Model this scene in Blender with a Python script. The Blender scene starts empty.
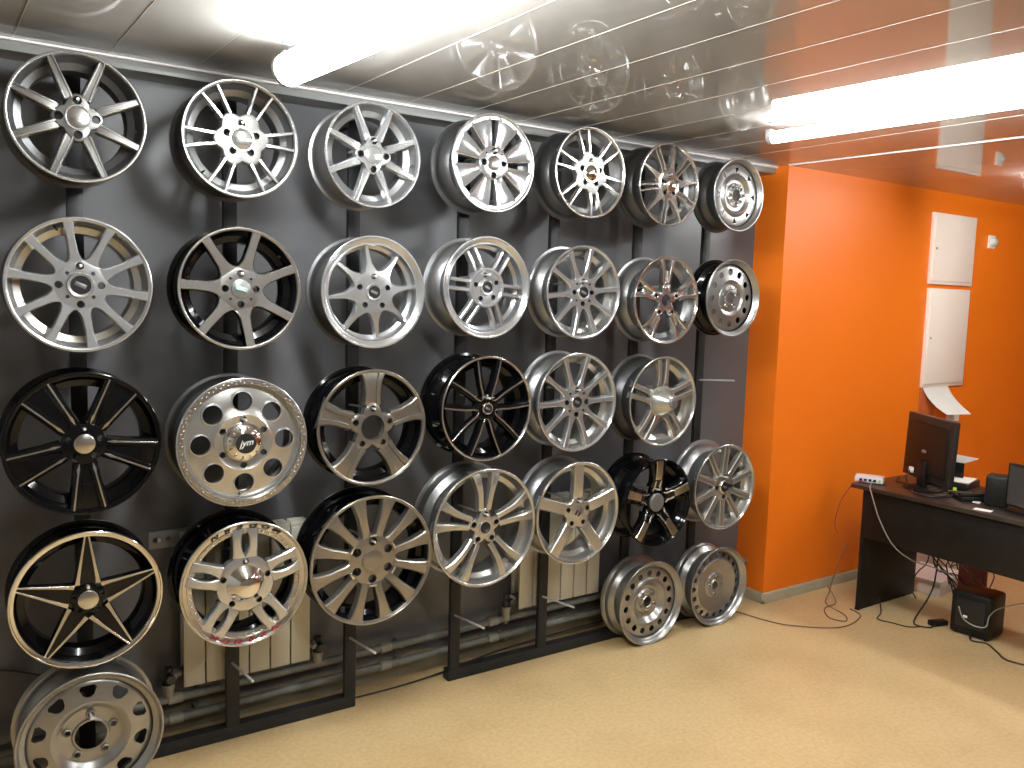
import bpy, bmesh, math, random
from mathutils import Matrix, Vector
random.seed(7)
PI = math.pi
SC = bpy.context.scene
COL = SC.collection

# ------------------------------------------------------------------ materials
def mat(name, col=(.5, .5, .5), rough=.5, metal=0., spec=.5, coat=0., ior=1.5, emit=None, estr=0., noise=None, bump=None, coat_rough=.05):
    m = bpy.data.materials.new(name); m.use_nodes = True
    nt = m.node_tree; b = nt.nodes['Principled BSDF']
    b.inputs['Base Color'].default_value = (*col, 1); b.inputs['Roughness'].default_value = rough
    b.inputs['Metallic'].default_value = metal; b.inputs['Specular IOR Level'].default_value = spec
    b.inputs['IOR'].default_value = ior
    b.inputs['Coat Weight'].default_value = coat; b.inputs['Coat Roughness'].default_value = coat_rough
    if emit:
        b.inputs['Emission Color'].default_value = (*emit, 1); b.inputs['Emission Strength'].default_value = estr
    tc = nt.nodes.new('ShaderNodeTexCoord')
    if noise:                                   # (scale, amount) tint variation of the base colour
        n = nt.nodes.new('ShaderNodeTexNoise'); n.inputs['Scale'].default_value = noise[0]; n.inputs['Detail'].default_value = 6
        nt.links.new(tc.outputs['Object'], n.inputs['Vector'])
        r = nt.nodes.new('ShaderNodeValToRGB')
        a = noise[1]
        r.color_ramp.elements[0].position = .3; r.color_ramp.elements[1].position = .7
        r.color_ramp.elements[0].color = (*[max(0, c*(1-a)) for c in col], 1)
        r.color_ramp.elements[1].color = (*[min(1, c*(1+a)) for c in col], 1)
        nt.links.new(n.outputs['Fac'], r.inputs['Fac']); nt.links.new(r.outputs['Color'], b.inputs['Base Color'])
    if bump:                                    # (scale, strength, distance)
        n = nt.nodes.new('ShaderNodeTexNoise'); n.inputs['Scale'].default_value = bump[0]; n.inputs['Detail'].default_value = 4
        nt.links.new(tc.outputs['Object'], n.inputs['Vector'])
        bp = nt.nodes.new('ShaderNodeBump'); bp.inputs['Strength'].default_value = bump[1]; bp.inputs['Distance'].default_value = bump[2]
        nt.links.new(n.outputs['Fac'], bp.inputs['Height']); nt.links.new(bp.outputs['Normal'], b.inputs['Normal'])
    return m

M = {}
M['silver'] = mat('silver_paint', (.56, .57, .58), .24, .85, coat=.2, noise=(9, .05))
M['silver2'] = mat('warm_silver_paint', (.50, .49, .46), .26, .85, coat=.2, noise=(9, .05))
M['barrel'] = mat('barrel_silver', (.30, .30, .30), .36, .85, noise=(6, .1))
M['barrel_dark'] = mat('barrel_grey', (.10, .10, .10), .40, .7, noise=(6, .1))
M['machined'] = mat('machined_aluminium', (.62, .61, .59), .24, 1., noise=(30, .06))
M['gun'] = mat('gunmetal_paint', (.26, .255, .245), .28, .85, coat=.4)
M['hubgrey'] = mat('grey_machined_hub', (.20, .195, .185), .42, .8, noise=(40, .25))
M['edge'] = mat('bright_gunmetal', (.46, .45, .43), .26, .9)
M['bronze'] = mat('bronze_grey_paint', (.28, .26, .23), .28, .85, coat=.3)
M['black'] = mat('gloss_black_paint', (.003, .003, .0035), .08, 0, spec=.32)
M['chrome'] = mat('chrome', (.85, .84, .82), .06, 1.)
M['hyper'] = mat('hyper_silver', (.66, .65, .63), .19, .95)
M['steel'] = mat('steel_wheel_paint', (.36, .355, .34), .30, .88, noise=(12, .08))
M['darkcap'] = mat('dark_cap', (.02, .02, .022), .3, .3)
M['greycap'] = mat('grey_cap', (.22, .22, .22), .35, .7)
M['white'] = mat('white_mark', (.75, .75, .72), .5)
M['greenplate'] = mat('green_badge', (.22, .42, .34), .4, .3)
M['red'] = mat('red_lettering', (.30, .02, .03), .5)
M['blackink'] = mat('black_lettering', (.012, .012, .014), .5)
M['frame'] = mat('black_powder_coat', (.017, .017, .017), .5, 0, spec=.3, noise=(20, .2))
M['zinc'] = mat('zinc_pin', (.80, .79, .76), .35, .55)
M['rad'] = mat('radiator_enamel', (.50, .47, .38), .35, noise=(4, .04))
M['rad_dark'] = mat('radiator_gap', (.10, .09, .08), .6)
M['pipe'] = mat('painted_pipe', (.15, .15, .13), .5, 0, noise=(9, .3))
M['fitting'] = mat('white_plastic_fitting', (.25, .24, .19), .45, noise=(15, .15))
M['valve'] = mat('dark_valve', (.03, .03, .03), .4)
M['bracket'] = mat('galvanised_bracket', (.30, .30, .28), .45, .4)
M['desk'] = mat('dark_wenge_laminate', (.009, .007, .0055), .45, spec=.25, noise=(14, .3))
M['desktop'] = mat('dark_brown_desktop', (.030, .020, .014), .35, noise=(14, .3))
M['plastic'] = mat('black_plastic', (.009, .008, .007), .42, spec=.25)
M['plastic2'] = mat('dark_grey_plastic', (.022, .018, .015), .4, spec=.3)
M['screen'] = mat('dark_screen', (.05, .045, .04), .12, coat=.5)
M['paper'] = mat('white_paper', (.80, .76, .70), .8)
M['card'] = mat('white_cardboard', (.72, .62, .56), .75, noise=(10, .06))
M['cable'] = mat('black_cable', (.015, .012, .01), .5)
M['cable_brown'] = mat('brown_cable', (.16, .08, .045), .55)
M['cable_grey'] = mat('grey_cable', (.22, .22, .17), .5)
M['cable_red'] = mat('red_cable', (.28, .03, .03), .5)
M['green'] = mat('lime_green_plastic', (.45, .60, .06), .5)
M['router'] = mat('white_router_plastic', (.66, .62, .66), .45)
M['base'] = mat('grey_beige_skirting', (.36, .31, .21), .5, noise=(8, .12))
M['cornice'] = mat('white_cornice_plastic', (.22, .22, .21), .35)
M['strip'] = mat('white_ceiling_strip', (.85, .80, .78), .4)
M['seam'] = mat('ceiling_seam_joint', (.42, .38, .32), .4)
M['seam'].node_tree.nodes['Principled BSDF'].inputs['Metallic'].default_value = 0
M['orange'] = mat('orange_wall_paint', (.80, .168, .004), .50, noise=(1.5, .03), bump=(90, .08, .002))
M['ceiling'] = mat('glossy_ceiling_panel', (.33, .31, .285), .015, 0, spec=1., ior=1.7)
M['plain'] = mat('pale_wall_paint', (.42, .41, .39), .6)
M['cabinet'] = mat('white_enamelled_cabinet', (.82, .70, .60), .45)
M['lamp_body'] = mat('grey_lamp_housing', (.35, .35, .36), .5)
LAMP_E = 104
M['tube'] = mat('lit_fluorescent_diffuser', (.9, .9, .9), .5, emit=(.95, .99, 1.), estr=LAMP_E)
M['socket'] = mat('grey_sensor_plastic', (.45, .5, .45), .4)

# floor: mottled beige linoleum
def floor_mat():
    m = mat('beige_linoleum', (.56, .375, .19), .42)
    nt = m.node_tree; b = nt.nodes['Principled BSDF']; tc = nt.nodes.new('ShaderNodeTexCoord')
    a = nt.nodes.new('ShaderNodeTexNoise'); a.inputs['Scale'].default_value = 55; a.inputs['Detail'].default_value = 8
    c = nt.nodes.new('ShaderNodeTexNoise'); c.inputs['Scale'].default_value = 2.2; c.inputs['Detail'].default_value = 5
    for n in (a, c): nt.links.new(tc.outputs['Object'], n.inputs['Vector'])
    r = nt.nodes.new('ShaderNodeValToRGB'); r.color_ramp.elements[0].position = .36; r.color_ramp.elements[1].position = .62
    r.color_ramp.elements[0].color = (.52, .365, .175, 1); r.color_ramp.elements[1].color = (.59, .42, .215, 1)
    nt.links.new(a.outputs['Fac'], r.inputs['Fac'])
    r2 = nt.nodes.new('ShaderNodeValToRGB'); r2.color_ramp.elements[0].position = .30; r2.color_ramp.elements[1].position = .55
    r2.color_ramp.elements[0].color = (.86, .83, .80, 1); r2.color_ramp.elements[1].color = (1, 1, 1, 1)
    nt.links.new(c.outputs['Fac'], r2.inputs['Fac'])
    mx = nt.nodes.new('ShaderNodeMix'); mx.data_type = 'RGBA'; mx.blend_type = 'MULTIPLY'; mx.inputs['Factor'].default_value = 1
    nt.links.new(r.outputs['Color'], mx.inputs['A']); nt.links.new(r2.outputs['Color'], mx.inputs['B'])
    nt.links.new(mx.outputs['Result'], b.inputs['Base Color'])
    return m
M['floor'] = floor_mat()

# grey wall: satin grey paint, bare plaster with an uneven edge at the foot
def grey_mat():
    m = mat('grey_satin_wall', (.1, .1, .1), .36)
    nt = m.node_tree; b = nt.nodes['Principled BSDF']; tc = nt.nodes.new('ShaderNodeTexCoord')
    sp = nt.nodes.new('ShaderNodeSeparateXYZ'); nt.links.new(tc.outputs['Object'], sp.inputs['Vector'])
    n = nt.nodes.new('ShaderNodeTexNoise'); n.inputs['Scale'].default_value = 5; n.inputs['Detail'].default_value = 5
    nt.links.new(tc.outputs['Object'], n.inputs['Vector'])
    ad = nt.nodes.new('ShaderNodeMath'); ad.operation = 'MULTIPLY_ADD'; ad.inputs[1].default_value = .10
    nt.links.new(n.outputs['Fac'], ad.inputs[0]); nt.links.new(sp.outputs['Z'], ad.inputs[2])
    r = nt.nodes.new('ShaderNodeValToRGB')
    r.color_ramp.elements[0].position = .135; r.color_ramp.elements[1].position = .150
    r.color_ramp.elements[0].color = (.27, .245, .165, 1); r.color_ramp.elements[1].color = (.112, .112, .117, 1)
    nt.links.new(ad.outputs[0], r.inputs['Fac'])
    n2 = nt.nodes.new('ShaderNodeTexNoise'); n2.inputs['Scale'].default_value = 2.5; n2.inputs['Detail'].default_value = 3
    nt.links.new(tc.outputs['Object'], n2.inputs['Vector'])
    r2 = nt.nodes.new('ShaderNodeValToRGB'); r2.color_ramp.elements[0].color = (.8, .8, .8, 1); r2.color_ramp.elements[1].color = (1.1, 1.1, 1.1, 1)
    nt.links.new(n2.outputs['Fac'], r2.inputs['Fac'])
    mx = nt.nodes.new('ShaderNodeMix'); mx.data_type = 'RGBA'; mx.blend_type = 'MULTIPLY'; mx.inputs['Factor'].default_value = 1
    nt.links.new(r.outputs['Color'], mx.inputs['A']); nt.links.new(r2.outputs['Color'], mx.inputs['B'])
    nt.links.new(mx.outputs['Result'], b.inputs['Base Color'])
    return m
M['grey'] = grey_mat()

# ------------------------------------------------------------------ mesh helpers
class MB:
    """collects vertices and faces with material slots, links them as one mesh object"""
    def __init__(s): s.v = []; s.f = []; s.m = []
    def add(s, v, f, mi=0):
        o = len(s.v); s.v += [tuple(p) for p in v]; s.f += [tuple(i+o for i in q) for q in f]
        s.m += (list(mi) if isinstance(mi, (list, tuple)) else [mi]*len(f))
        return s
    def box(s, x0, x1, y0, y1, z0, z1, mi=0, b=0., rot=None, org=None):
        bm = bmesh.new(); bmesh.ops.create_cube(bm, size=1)
        for p in bm.verts:
            p.co = Vector((x0+(p.co.x+.5)*(x1-x0), y0+(p.co.y+.5)*(y1-y0), z0+(p.co.z+.5)*(z1-z0)))
        if b: bmesh.ops.bevel(bm, geom=bm.edges[:], offset=b, segments=2, profile=.5, affect='EDGES')
        bm.verts.index_update()
        vs = [p.co.copy() for p in bm.verts]
        if rot is not None:
            o = Vector(org or (0, 0, 0)); vs = [rot @ (q-o) + o for q in vs]
        s.add(vs, [[q.index for q in f.verts] for f in bm.faces], mi); bm.free(); return s
    def lathe(s, prof, n=72, mi=0, closed=True, cx=0, cy=0, cz=0):
        """profile (radius, y) turned about the local Y axis"""
        k = len(prof); vs = []; fs = []; ms = []
        for i in range(n):
            a = 2*PI*i/n; sa, ca = math.sin(a), math.cos(a)
            for r, y in prof: vs.append((cx+r*sa, cy+y, cz+r*ca))
        for i in range(n):
            j = (i+1) % n
            for q in range(k if closed else k-1):
                w = (q+1) % k
                fs.append((i*k+q, i*k+w, j*k+w, j*k+q)); ms.append(mi[q] if isinstance(mi, (list, tuple)) else mi)
        s.add(vs, fs, ms); return s
    def cyl(s, p0, p1, r, n=16, mi=0, r1=None, caps=True):
        p0 = Vector(p0); p1 = Vector(p1); d = (p1-p0).normalized(); u = d.orthogonal().normalized(); w = d.cross(u)
        r1 = r if r1 is None else r1
        vs = [p0+(u*math.cos(2*PI*i/n)+w*math.sin(2*PI*i/n))*r for i in range(n)] + [p1+(u*math.cos(2*PI*i/n)+w*math.sin(2*PI*i/n))*r1 for i in range(n)]
        fs = [(i, (i+1) % n, n+(i+1) % n, n+i) for i in range(n)]
        if caps: fs += [tuple(range(n))[::-1], tuple(range(n, 2*n))]
        s.add(vs, fs, mi); return s
    def tube(s, pts, r, n=6, sub=8, mi=0):
        P = [Vector(p) for p in pts]; Q = []
        for i in range(len(P)-1):
            a = P[max(i-1, 0)]; b = P[i]; c = P[i+1]; d = P[min(i+2, len(P)-1)]
            for k in range(sub):
                t = k/sub; Q.append(.5*((2*b)+(c-a)*t+(2*a-5*b+4*c-d)*t*t+(3*b-a-3*c+d)*t**3))
        Q.append(P[-1]); vs = []; fs = []
        u = None
        for i, q in enumerate(Q):
            d = (Q[min(i+1, len(Q)-1)]-Q[max(i-1, 0)]).normalized()
            u = d.orthogonal().normalized() if u is None else (u-d*u.dot(d)).normalized()
            w = d.cross(u)
            for k in range(n): vs.append(q+(u*math.cos(2*PI*k/n)+w*math.sin(2*PI*k/n))*r)
        for i in range(len(Q)-1):
            for k in range(n):
                l = (k+1) % n; fs.append((i*n+k, i*n+l, (i+1)*n+l, (i+1)*n+k))
        fs += [tuple(range(n))[::-1], tuple(range((len(Q)-1)*n, len(Q)*n))]
        s.add(vs, fs, mi); return s
    def mesh(s, name, mats, ang=32):
        me = bpy.data.meshes.new(name); me.from_pydata(s.v, [], s.f)
        for m in (mats if isinstance(mats, (list, tuple)) else [mats]): me.materials.append(m)
        me.polygons.foreach_set('material_index', s.m)
        bm = bmesh.new(); bm.from_mesh(me); bmesh.ops.recalc_face_normals(bm, faces=bm.faces); bm.to_mesh(me); bm.free()
        smooth(me, ang); return me
    def build(s, name, mats, parent=None, ang=32):
        return link(name, s.mesh(name, mats, ang), parent)

def smooth(me, ang=32):
    me.polygons.foreach_set('use_smooth', [True]*len(me.polygons))
    me.set_sharp_from_angle(angle=math.radians(ang)); me.update()
def link(name, me, parent=None, loc=None, rot=None):
    o = bpy.data.objects.new(name, me); COL.objects.link(o)
    if parent: o.parent = parent
    if loc: o.location = loc
    if rot: o.rotation_euler = rot
    return o
def tag(o, label=None, cat=None, group=None, kind=None):
    if label: o['label'] = label
    if cat: o['category'] = cat
    if group: o['group'] = group
    if kind: o['kind'] = kind
    return o
def thing(name, label, cat, loc=(0, 0, 0), rotz=0, group=None):
    o = bpy.data.objects.new(name, None); COL.objects.link(o); o.location = loc; o.rotation_euler = (0, 0, rotz)
    o.empty_display_size = .05
    return tag(o, label, cat, group)
def struct(name, mb, mats, parent=None, ang=32):
    o = mb.build(name, mats, parent, ang)
    if not parent: o['kind'] = 'structure'
    return o
def cut(mb, cutters, mats, name):
    """subtract every cutter (an MB) from mb, return the resulting mesh"""
    a = mb.mesh(name, mats); oa = bpy.data.objects.new('tmp_a', a); COL.objects.link(oa)
    cm = cutters.mesh('cutter', mats[-1] if isinstance(mats, list) else mats); ob = bpy.data.objects.new('tmp_b', cm); COL.objects.link(ob)
    md = oa.modifiers.new('b', 'BOOLEAN'); md.operation = 'DIFFERENCE'; md.object = ob; md.solver = 'EXACT'
    dg = bpy.context.evaluated_depsgraph_get(); dg.update()
    me = bpy.data.meshes.new_from_object(oa.evaluated_get(dg), depsgraph=dg)
    bpy.data.objects.remove(oa); bpy.data.objects.remove(ob)
    me.name = name; smooth(me); return me
def text_mesh(txt, size, ext, material, shear=0., bold=0., align='CENTER'):
    """letters standing upright in the local XZ plane, facing -Y"""
    c = bpy.data.curves.new('letters', 'FONT'); c.body = txt; c.size = size; c.extrude = ext; c.shear = shear; c.offset = bold
    c.align_x = align; c.align_y = 'CENTER'; c.resolution_u = 3
    o = bpy.data.objects.new('tmp_t', c); COL.objects.link(o)
    dg = bpy.context.evaluated_depsgraph_get(); dg.update()
    me = bpy.data.meshes.new_from_object(o.evaluated_get(dg), depsgraph=dg)
    bpy.data.objects.remove(o); bpy.data.curves.remove(c)
    me.transform(Matrix.Rotation(PI/2, 4, 'X')); me.materials.clear(); me.materials.append(material); return me

# ------------------------------------------------------------------ wheels
def pol(r, deg): a = math.radians(deg); return (r*math.sin(a), r*math.cos(a))

def rim_mesh(R, w, lip=.93, d=.006, steel=False, mats=None, lipw=None):
    """closed barrel turned about Y: front flange, dropped well, rear flange.
       slots: 0 outer barrel, 1 front lip, 2 inner barrel"""
    Ri = R*lip; w = min(w+(.026 if steel else .032), .203)
    wd = .045 if not steel else .040
    P = []; m = []
    def p(r, y, mi): P.append((r, y)); m.append(mi)
    p(R, .006, 1); p(R-.0008, .0015, 1); p(R-.003, 0, 1); p(R-.0055, 0, 1); p(R-.0070, .0022, 1); p(R-.0085, .0026, 1)
    if steel:
        p(R-.013, .012, 1); p(R-.018, .016, 1); p(Ri+.004, .020, 1); p(Ri, d, 2)
    elif R-.0115-Ri > .010:
        p(R-.012, .0075, 1); p(Ri+.006, d*.55+.003, 1); p(Ri+.004, d*.55, 1); p(Ri+.001, d*.55, 1); p(Ri, d+.002, 2)
    else:
        p(Ri+.0015, .004, 1); p(Ri, .006, 1); p(Ri-.001, d+.006, 2)
    p(min(Ri-.002, R-.022), max(d, .012)+.022, 2)
    p(R-.027, .043, 2); p(R-wd-.002, .053, 2); p(R-wd-.004, .060, 2); p(R-wd-.004, w*.60, 2)
    p(R-.026, w*.74, 2); p(R-.022, w-.020, 2); p(R-.012, w-.006, 2); p(R-.007, w, 1)
    p(R-.002, w, 1); p(R, w-.004, 1); p(R-.001, w-.009, 0); p(R-.011, w-.012, 0); p(R-.016, w-.018, 0); p(R-.018, w-.036, 0)
    p(R-.022, w*.72, 0); p(R-wd, w*.60, 0); p(R-wd, w*.42, 0); p(R-.020, w*.28, 0); p(R-.017, .030, 0); p(R-.014, .016, 0); p(R-.010, .011, 0); p(R-.001, .010, 0)
    return MB().lathe(P, 96, m).mesh('rim', mats)

def spoke_mesh(R, st, th=.022, b=.0025, slope=.12, groove=None, crown=None, mats=None, mi=(0, 1, 2), slant=0):
    """spoke along +Z (local), stations (r, lateral, halfwidth, y[, thickness]) in units of R for the first three.
       mi: slots of face, side, groove"""
    mb = MB(); rows = []; ms = None
    for q in st:
        r, c, w, y = q[:4]; t = q[4] if len(q) > 4 else th
        r *= R; c *= R; w *= R
        bb = min(b, w*.3)
        s = w*slope+(.002 if t > .006 else .0002)
        sec = [(-w-s, y+t), (-w, y+bb), (-w+bb, y)]; mm = [mi[1], mi[0], mi[0]]
        if groove:
            g = w*groove[0]; gd = groove[1]
            sec += [(-g, y), (-g*.85, y+gd), (g*.85, y+gd), (g, y)]; mm += [mi[2] if len(mi) > 3 else mi[0], mi[2], mi[2], mi[0]]
            mm = [mi[1], mi[0], mi[0], mi[2], mi[2], mi[2], mi[0]]
        elif crown:
            sec += [(-w*.5, y+crown*.75), (0, y+crown), (w*.5, y+crown*.75)]; mm += [mi[0]]*3
        sec += [(w-bb, y), (w, y+bb), (w+s, y+t)]; mm += [mi[0], mi[1], mi[1]]
        rows.append([(c+x, yy+slant*(c+x), r) for x, yy in sec]); ms = mm
    k = len(rows[0]); vs = [v for r_ in rows for v in r_]; fs = []; fm = []
    for i in range(len(rows)-1):
        for j in range(k):
            l = (j+1) % k
            fs.append((i*k+j, i*k+l, (i+1)*k+l, (i+1)*k+j)); fm.append(ms[j] if j < k-1 else mi[1])
    fs += [tuple(range(k)), tuple(range((len(rows)-1)*k, len(rows)*k))]; fm += [mi[1], mi[1]]
    mb.add(vs, fs, fm); return mb.mesh('spoke', mats, 28)

def webbed(n, r0, dr, pts, y0, y1, rend, half=None, steps=7, c=0):
    """stations whose width fills the gap to the neighbour near the hub and opens as a rounded window after r0"""
    tn = math.tan(PI/n) if half is None else half
    def W(r):
        for (a, wa), (b, wb) in zip(pts, pts[1:]):
            if r <= b: return wa+(wb-wa)*max(0, (r-a))/(b-a)
        return pts[-1][1]
    rs = [r0-.015, r0]+[r0+dr*(i/steps)**1.6 for i in range(1, steps+1)]
    rs += [x for x in (.5, .6, .7, .8, .88) if x > rs[-1]+.03 and x < rend-.03]+[rend]
    out = []
    for r in rs:
        u = min(1, max(0, (r-r0)/dr)); e = math.sqrt(max(0, 1-(1-u)**2))
        full = r*tn*.985
        w = min(full, full+(W(r)-full)*e)
        t = max(0, (r-.30)/(rend-.30))
        out.append((r, c, w, y0+(y1-y0)*t**1.3))
    return out

def hub_mesh(R, rh, y, lugs, bore=.10, th=.030, dome=.0, mats=None, edge=.004, hr=None, prof=None, extra=None, n=72):
    """turned hub with real lug holes; lugs = (count, first angle, pitch radius, hole radius) in units of R"""
    if prof is None:
        prof = [(bore*R, y+dome*.3), (rh*R*.55, y-dome*.2), (rh*R*.85, y), (rh*R, y+edge), (rh*R*1.02, y+th), (bore*R, y+th)]
    mb = MB().lathe(prof, n, 0); ct = MB()
    if lugs:
        k, a0, rr, hr_ = lugs
        for i in range(k):
            x, z = pol(rr*R, a0+360*i/k)
            ct.cyl((x, y-.03, z), (x, y+th+.03, z), hr_*R, 16, 1)
    for (x, z, r) in (extra or []): ct.cyl((x*R, y-.03, z*R), (x*R, y+th+.03, z*R), r*R, 12, 1)
    if not ct.v: return mb.mesh('hub', mats)
    return cut(mb, ct, mats, 'hub')

def star_hub(R, n_sp, a0, rv, rp, y, lugs, bore=.10, th=.030, mats=None, p=.7, edge=.004):
    """hub plate whose outline swells towards each spoke, with real lug holes"""
    n = 120; vs = []; fs = []
    rings = [(-bore, 0), (.80, 0), (.95, edge*.3), (1.0, edge), (1.02, th), (-bore, th)]
    for i in range(n):
        a = 2*PI*i/n; kk = .5+.5*math.cos(n_sp*(a-math.radians(a0))); out = (rv+(rp-rv)*kk**p)*R
        for q, dy in rings:
            r = out*q if q > 0 else -q*R
            vs.append((r*math.sin(a), y+dy, r*math.cos(a)))
    k = len(rings)
    for i in range(n):
        j = (i+1) % n
        for q in range(k): fs.append((i*k+q, i*k+(q+1) % k, j*k+(q+1) % k, j*k+q))
    ct = MB()
    for i in range(lugs[0]):
        px, pz = pol(lugs[2]*R, lugs[1]+360*i/lugs[0]); ct.cyl((px, y-.03, pz), (px, y+th+.03, pz), lugs[3]*R, 16, 1)
    return cut(MB().add(vs, fs, 0), ct, mats, 'hub')

def cap_meshes(t, R, r, y, kind, cm, ring=None):
    r *= R
    if kind == 'flat':
        o = MB().lathe([(0.0001, y), (r*.9, y), (r, y+.0015), (r, y+.012), (0.0001, y+.012)], 40, 0).build('centre_cap', cm, t)
    elif kind == 'dome':
        pr = [(0.0001, y-.010)]+[(r*math.sin(a), y+.006-.016*math.cos(a)) for a in (.3, .6, .9, 1.2, 1.5)]+[(r, y+.02), (0.0001, y+.02)]
        o = MB().lathe(pr, 40, 0).build('centre_cap', cm, t)
    elif kind == 'ring':
        o = MB().lathe([(0.0001, y+.002), (r*.70, y+.002), (r*.74, y-.001), (r*.92, y-.002), (r, y+.001), (r, y+.012), (0.0001, y+.012)], 40, [1, 1, 0, 0, 0, 0, 0]).build('centre_cap', cm, t)
        MB().box(-r*.42, r*.42, y+.0006, y+.003, -r*.16, r*.16, 0, .0004, Matrix.Rotation(.4, 3, 'Y')).build('emblem', M['greycap'], o)
    return o

def place_spokes(t, R, me, angs, name='spoke', label=None):
    for a in angs:
        o = link(name, me, t, rot=(0, math.radians(a), 0))
        if label: o['label'] = label
def valve(t, R, ang, y=.03, r=.88):
    x, z = pol(r*R, ang)
    MB().cyl((x, y+.012, z), (x*.965, y-.016, z*.965), .0035, 8, 0).build('valve_stem', M['darkcap'], t)

FY = 2.85          # plane of the wheels' front flanges
def wheel(label, x, z, R, w=.155, y=FY, name='alloy_wheel', cat='wheel', group=None):
    return thing(name, label, cat, (x, y, z), 0, group)
def rng(n, a0): return [a0+360*i/n for i in range(n)]
S3 = lambda a, b, c: [M[a], M[b], M[c]]
HOOKS = []
def hook(x, z, y1=2.845): HOOKS.append((x, z, y1))

# --- row 1
def w_eight_v(label, x, z, R, w, face, side, bar, capm):
    t = wheel(label, x, z, R)
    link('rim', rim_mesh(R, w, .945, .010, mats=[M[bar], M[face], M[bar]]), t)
    pts = [(.2, .075), (.45, .060), (.95, .040)]
    st = [(.308, 0, .070, .0068), (.36, 0, .074, .0056), (.42, 0, .072, .0045), (.47, 0, .068, .004), (.7, 0, .058, .003), (.955, 0, .050, .005)]
    me = spoke_mesh(R, st, .024, .003, groove=(.60, .0045), mats=[M[face], M[side], M[side]])
    place_spokes(t, R, me, rng(8, 22.5))
    link('hub', star_hub(R, 4, 0, .255, .362, .006, (4, 0, .265, .066), mats=[M[face if face != 'edge' else 'gun'], M['darkcap']], p=.75), t)
    cap_meshes(t, R, .165, .002, 'flat', [M[capm]])
    MB().lathe([(.168*R, .001), (.185*R, .001), (.190*R, .006), (.168*R, .006)], 40).build('cap_ring', M[face], t)
    valve(t, R, 97); hook(x, z+.265*R); return t
w_eight_v('dark grey eight-spoke alloy wheel at the left end of the top row', .327, 2.199, .191, .155, 'edge', 'gun', 'barrel_dark', 'machined')
w_eight_v('silver eight-spoke alloy wheel, third from left in the top row', 1.283, 2.200, .188, .14, 'silver', 'silver', 'barrel', 'silver')

def w_thin_pairs(label, x, z, R, w, ax, lug0, face, capm, bar='barrel_dark', sep=.14, hubm='hubgrey'):
    t = wheel(label, x, z, R)
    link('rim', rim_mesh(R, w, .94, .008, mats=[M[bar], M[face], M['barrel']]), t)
    for s in (-1, 1):
        me = spoke_mesh(R, [(.34, s*.070, .030, .010), (.45, s*.085, .026, .006), (.7, s*.115, .023, .004), (.955, s*.155, .021, .006)], .020, .0015, slope=.3, mats=[M[face], M[face]])
        place_spokes(t, R, me, rng(6, ax))
    # scalloped star hub plate with five lug holes
    n = 120; out = []
    for i in range(n):
        a = 360*i/n; d = math.radians(6*(a-ax)); k = .5+.5*math.cos(d)
        out.append((.385+.095*k**.7)*R)
    mb = MB(); vs = []; fs = []
    rings = [(.10, .004), (.80, .004), (.95, .005), (1.0, .009), (1.0, .032), (.10, .032)]
    for i in range(n):
        a = 2*PI*i/n
        for q, y_ in rings:
            r = out[i]*q if q > .5 else q*R
            vs.append((r*math.sin(a), y_, r*math.cos(a)))
    k = len(rings)
    for i in range(n):
        j = (i+1) % n
        for q in range(k): fs.append((i*k+q, i*k+(q+1) % k, j*k+(q+1) % k, j*k+q))
    mb.add(vs, fs); ct = MB()
    for i in range(5):
        px, pz = pol(.262*R, lug0+72*i); ct.cyl((px, -.03, pz), (px, .06, pz), .062*R, 16)
    link('hub', cut(mb, ct, [M[hubm], M['darkcap']], 'hub'), t)
    MB().lathe([(.185*R, -.001), (.215*R, -.001), (.222*R, .006), (.185*R, .006)], 40).build('cap_ring', M[face], t)
    cap_meshes(t, R, .19, .0, 'dome', [M[capm]])
    valve(t, R, 226); hook(x, z+.262*R); return t
w_thin_pairs('silver alloy wheel with six thin spoke pairs, second from left in the top row', .810, 2.197, .191, .158, 26, 0, 'silver', 'silver')
w_thin_pairs('alloy wheel with six thin spoke pairs, right of the wide paddle-spoked wheel', 2.287, 2.242, .192, .149, 46, 0, 'hyper', 'chrome')

def w_petals():
    x, z, R, w = 1.797, 2.229, .192, .151
    t = wheel('silver alloy wheel with eight wide paddle spokes and narrow wedge gaps, top row', x, z, R)
    link('rim', rim_mesh(R, w, .93, .006, mats=[M['barrel_dark'], M['silver'], M['barrel']]), t)
    st = []
    for r, wn, y_ in [(.322, .036, .008), (.35, .043, .006), (.45, .055, .004), (.6, .068, .003), (.75, .082, .002), (.86, .095, .003), (.955, .103, .006)]:
        st.append((r, 0, r*math.tan(math.radians(22.5))*.97-wn, y_))
    me = spoke_mesh(R, st, .022, .003, slope=.05, crown=.007, mats=[M['silver'], M['barrel']])
    place_spokes(t, R, me, rng(8, 22.5))
    # outer band closing the wedge gaps
    MB().lathe([(.87*R, .006), (.94*R, .005), (.945*R, .02), (.87*R, .02)], 72).build('rim_band', M['silver'], t)
    link('hub', hub_mesh(R, .345, .005, (4, 0, .24, .070), mats=[M['silver'], M['darkcap']], extra=[(*pol(.27, 45+90*i), .022) for i in range(4)]), t)
    cap_meshes(t, R, .15, .0, 'flat', [M['machined']])
    hook(x, z+.24*R)
w_petals()

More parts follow.
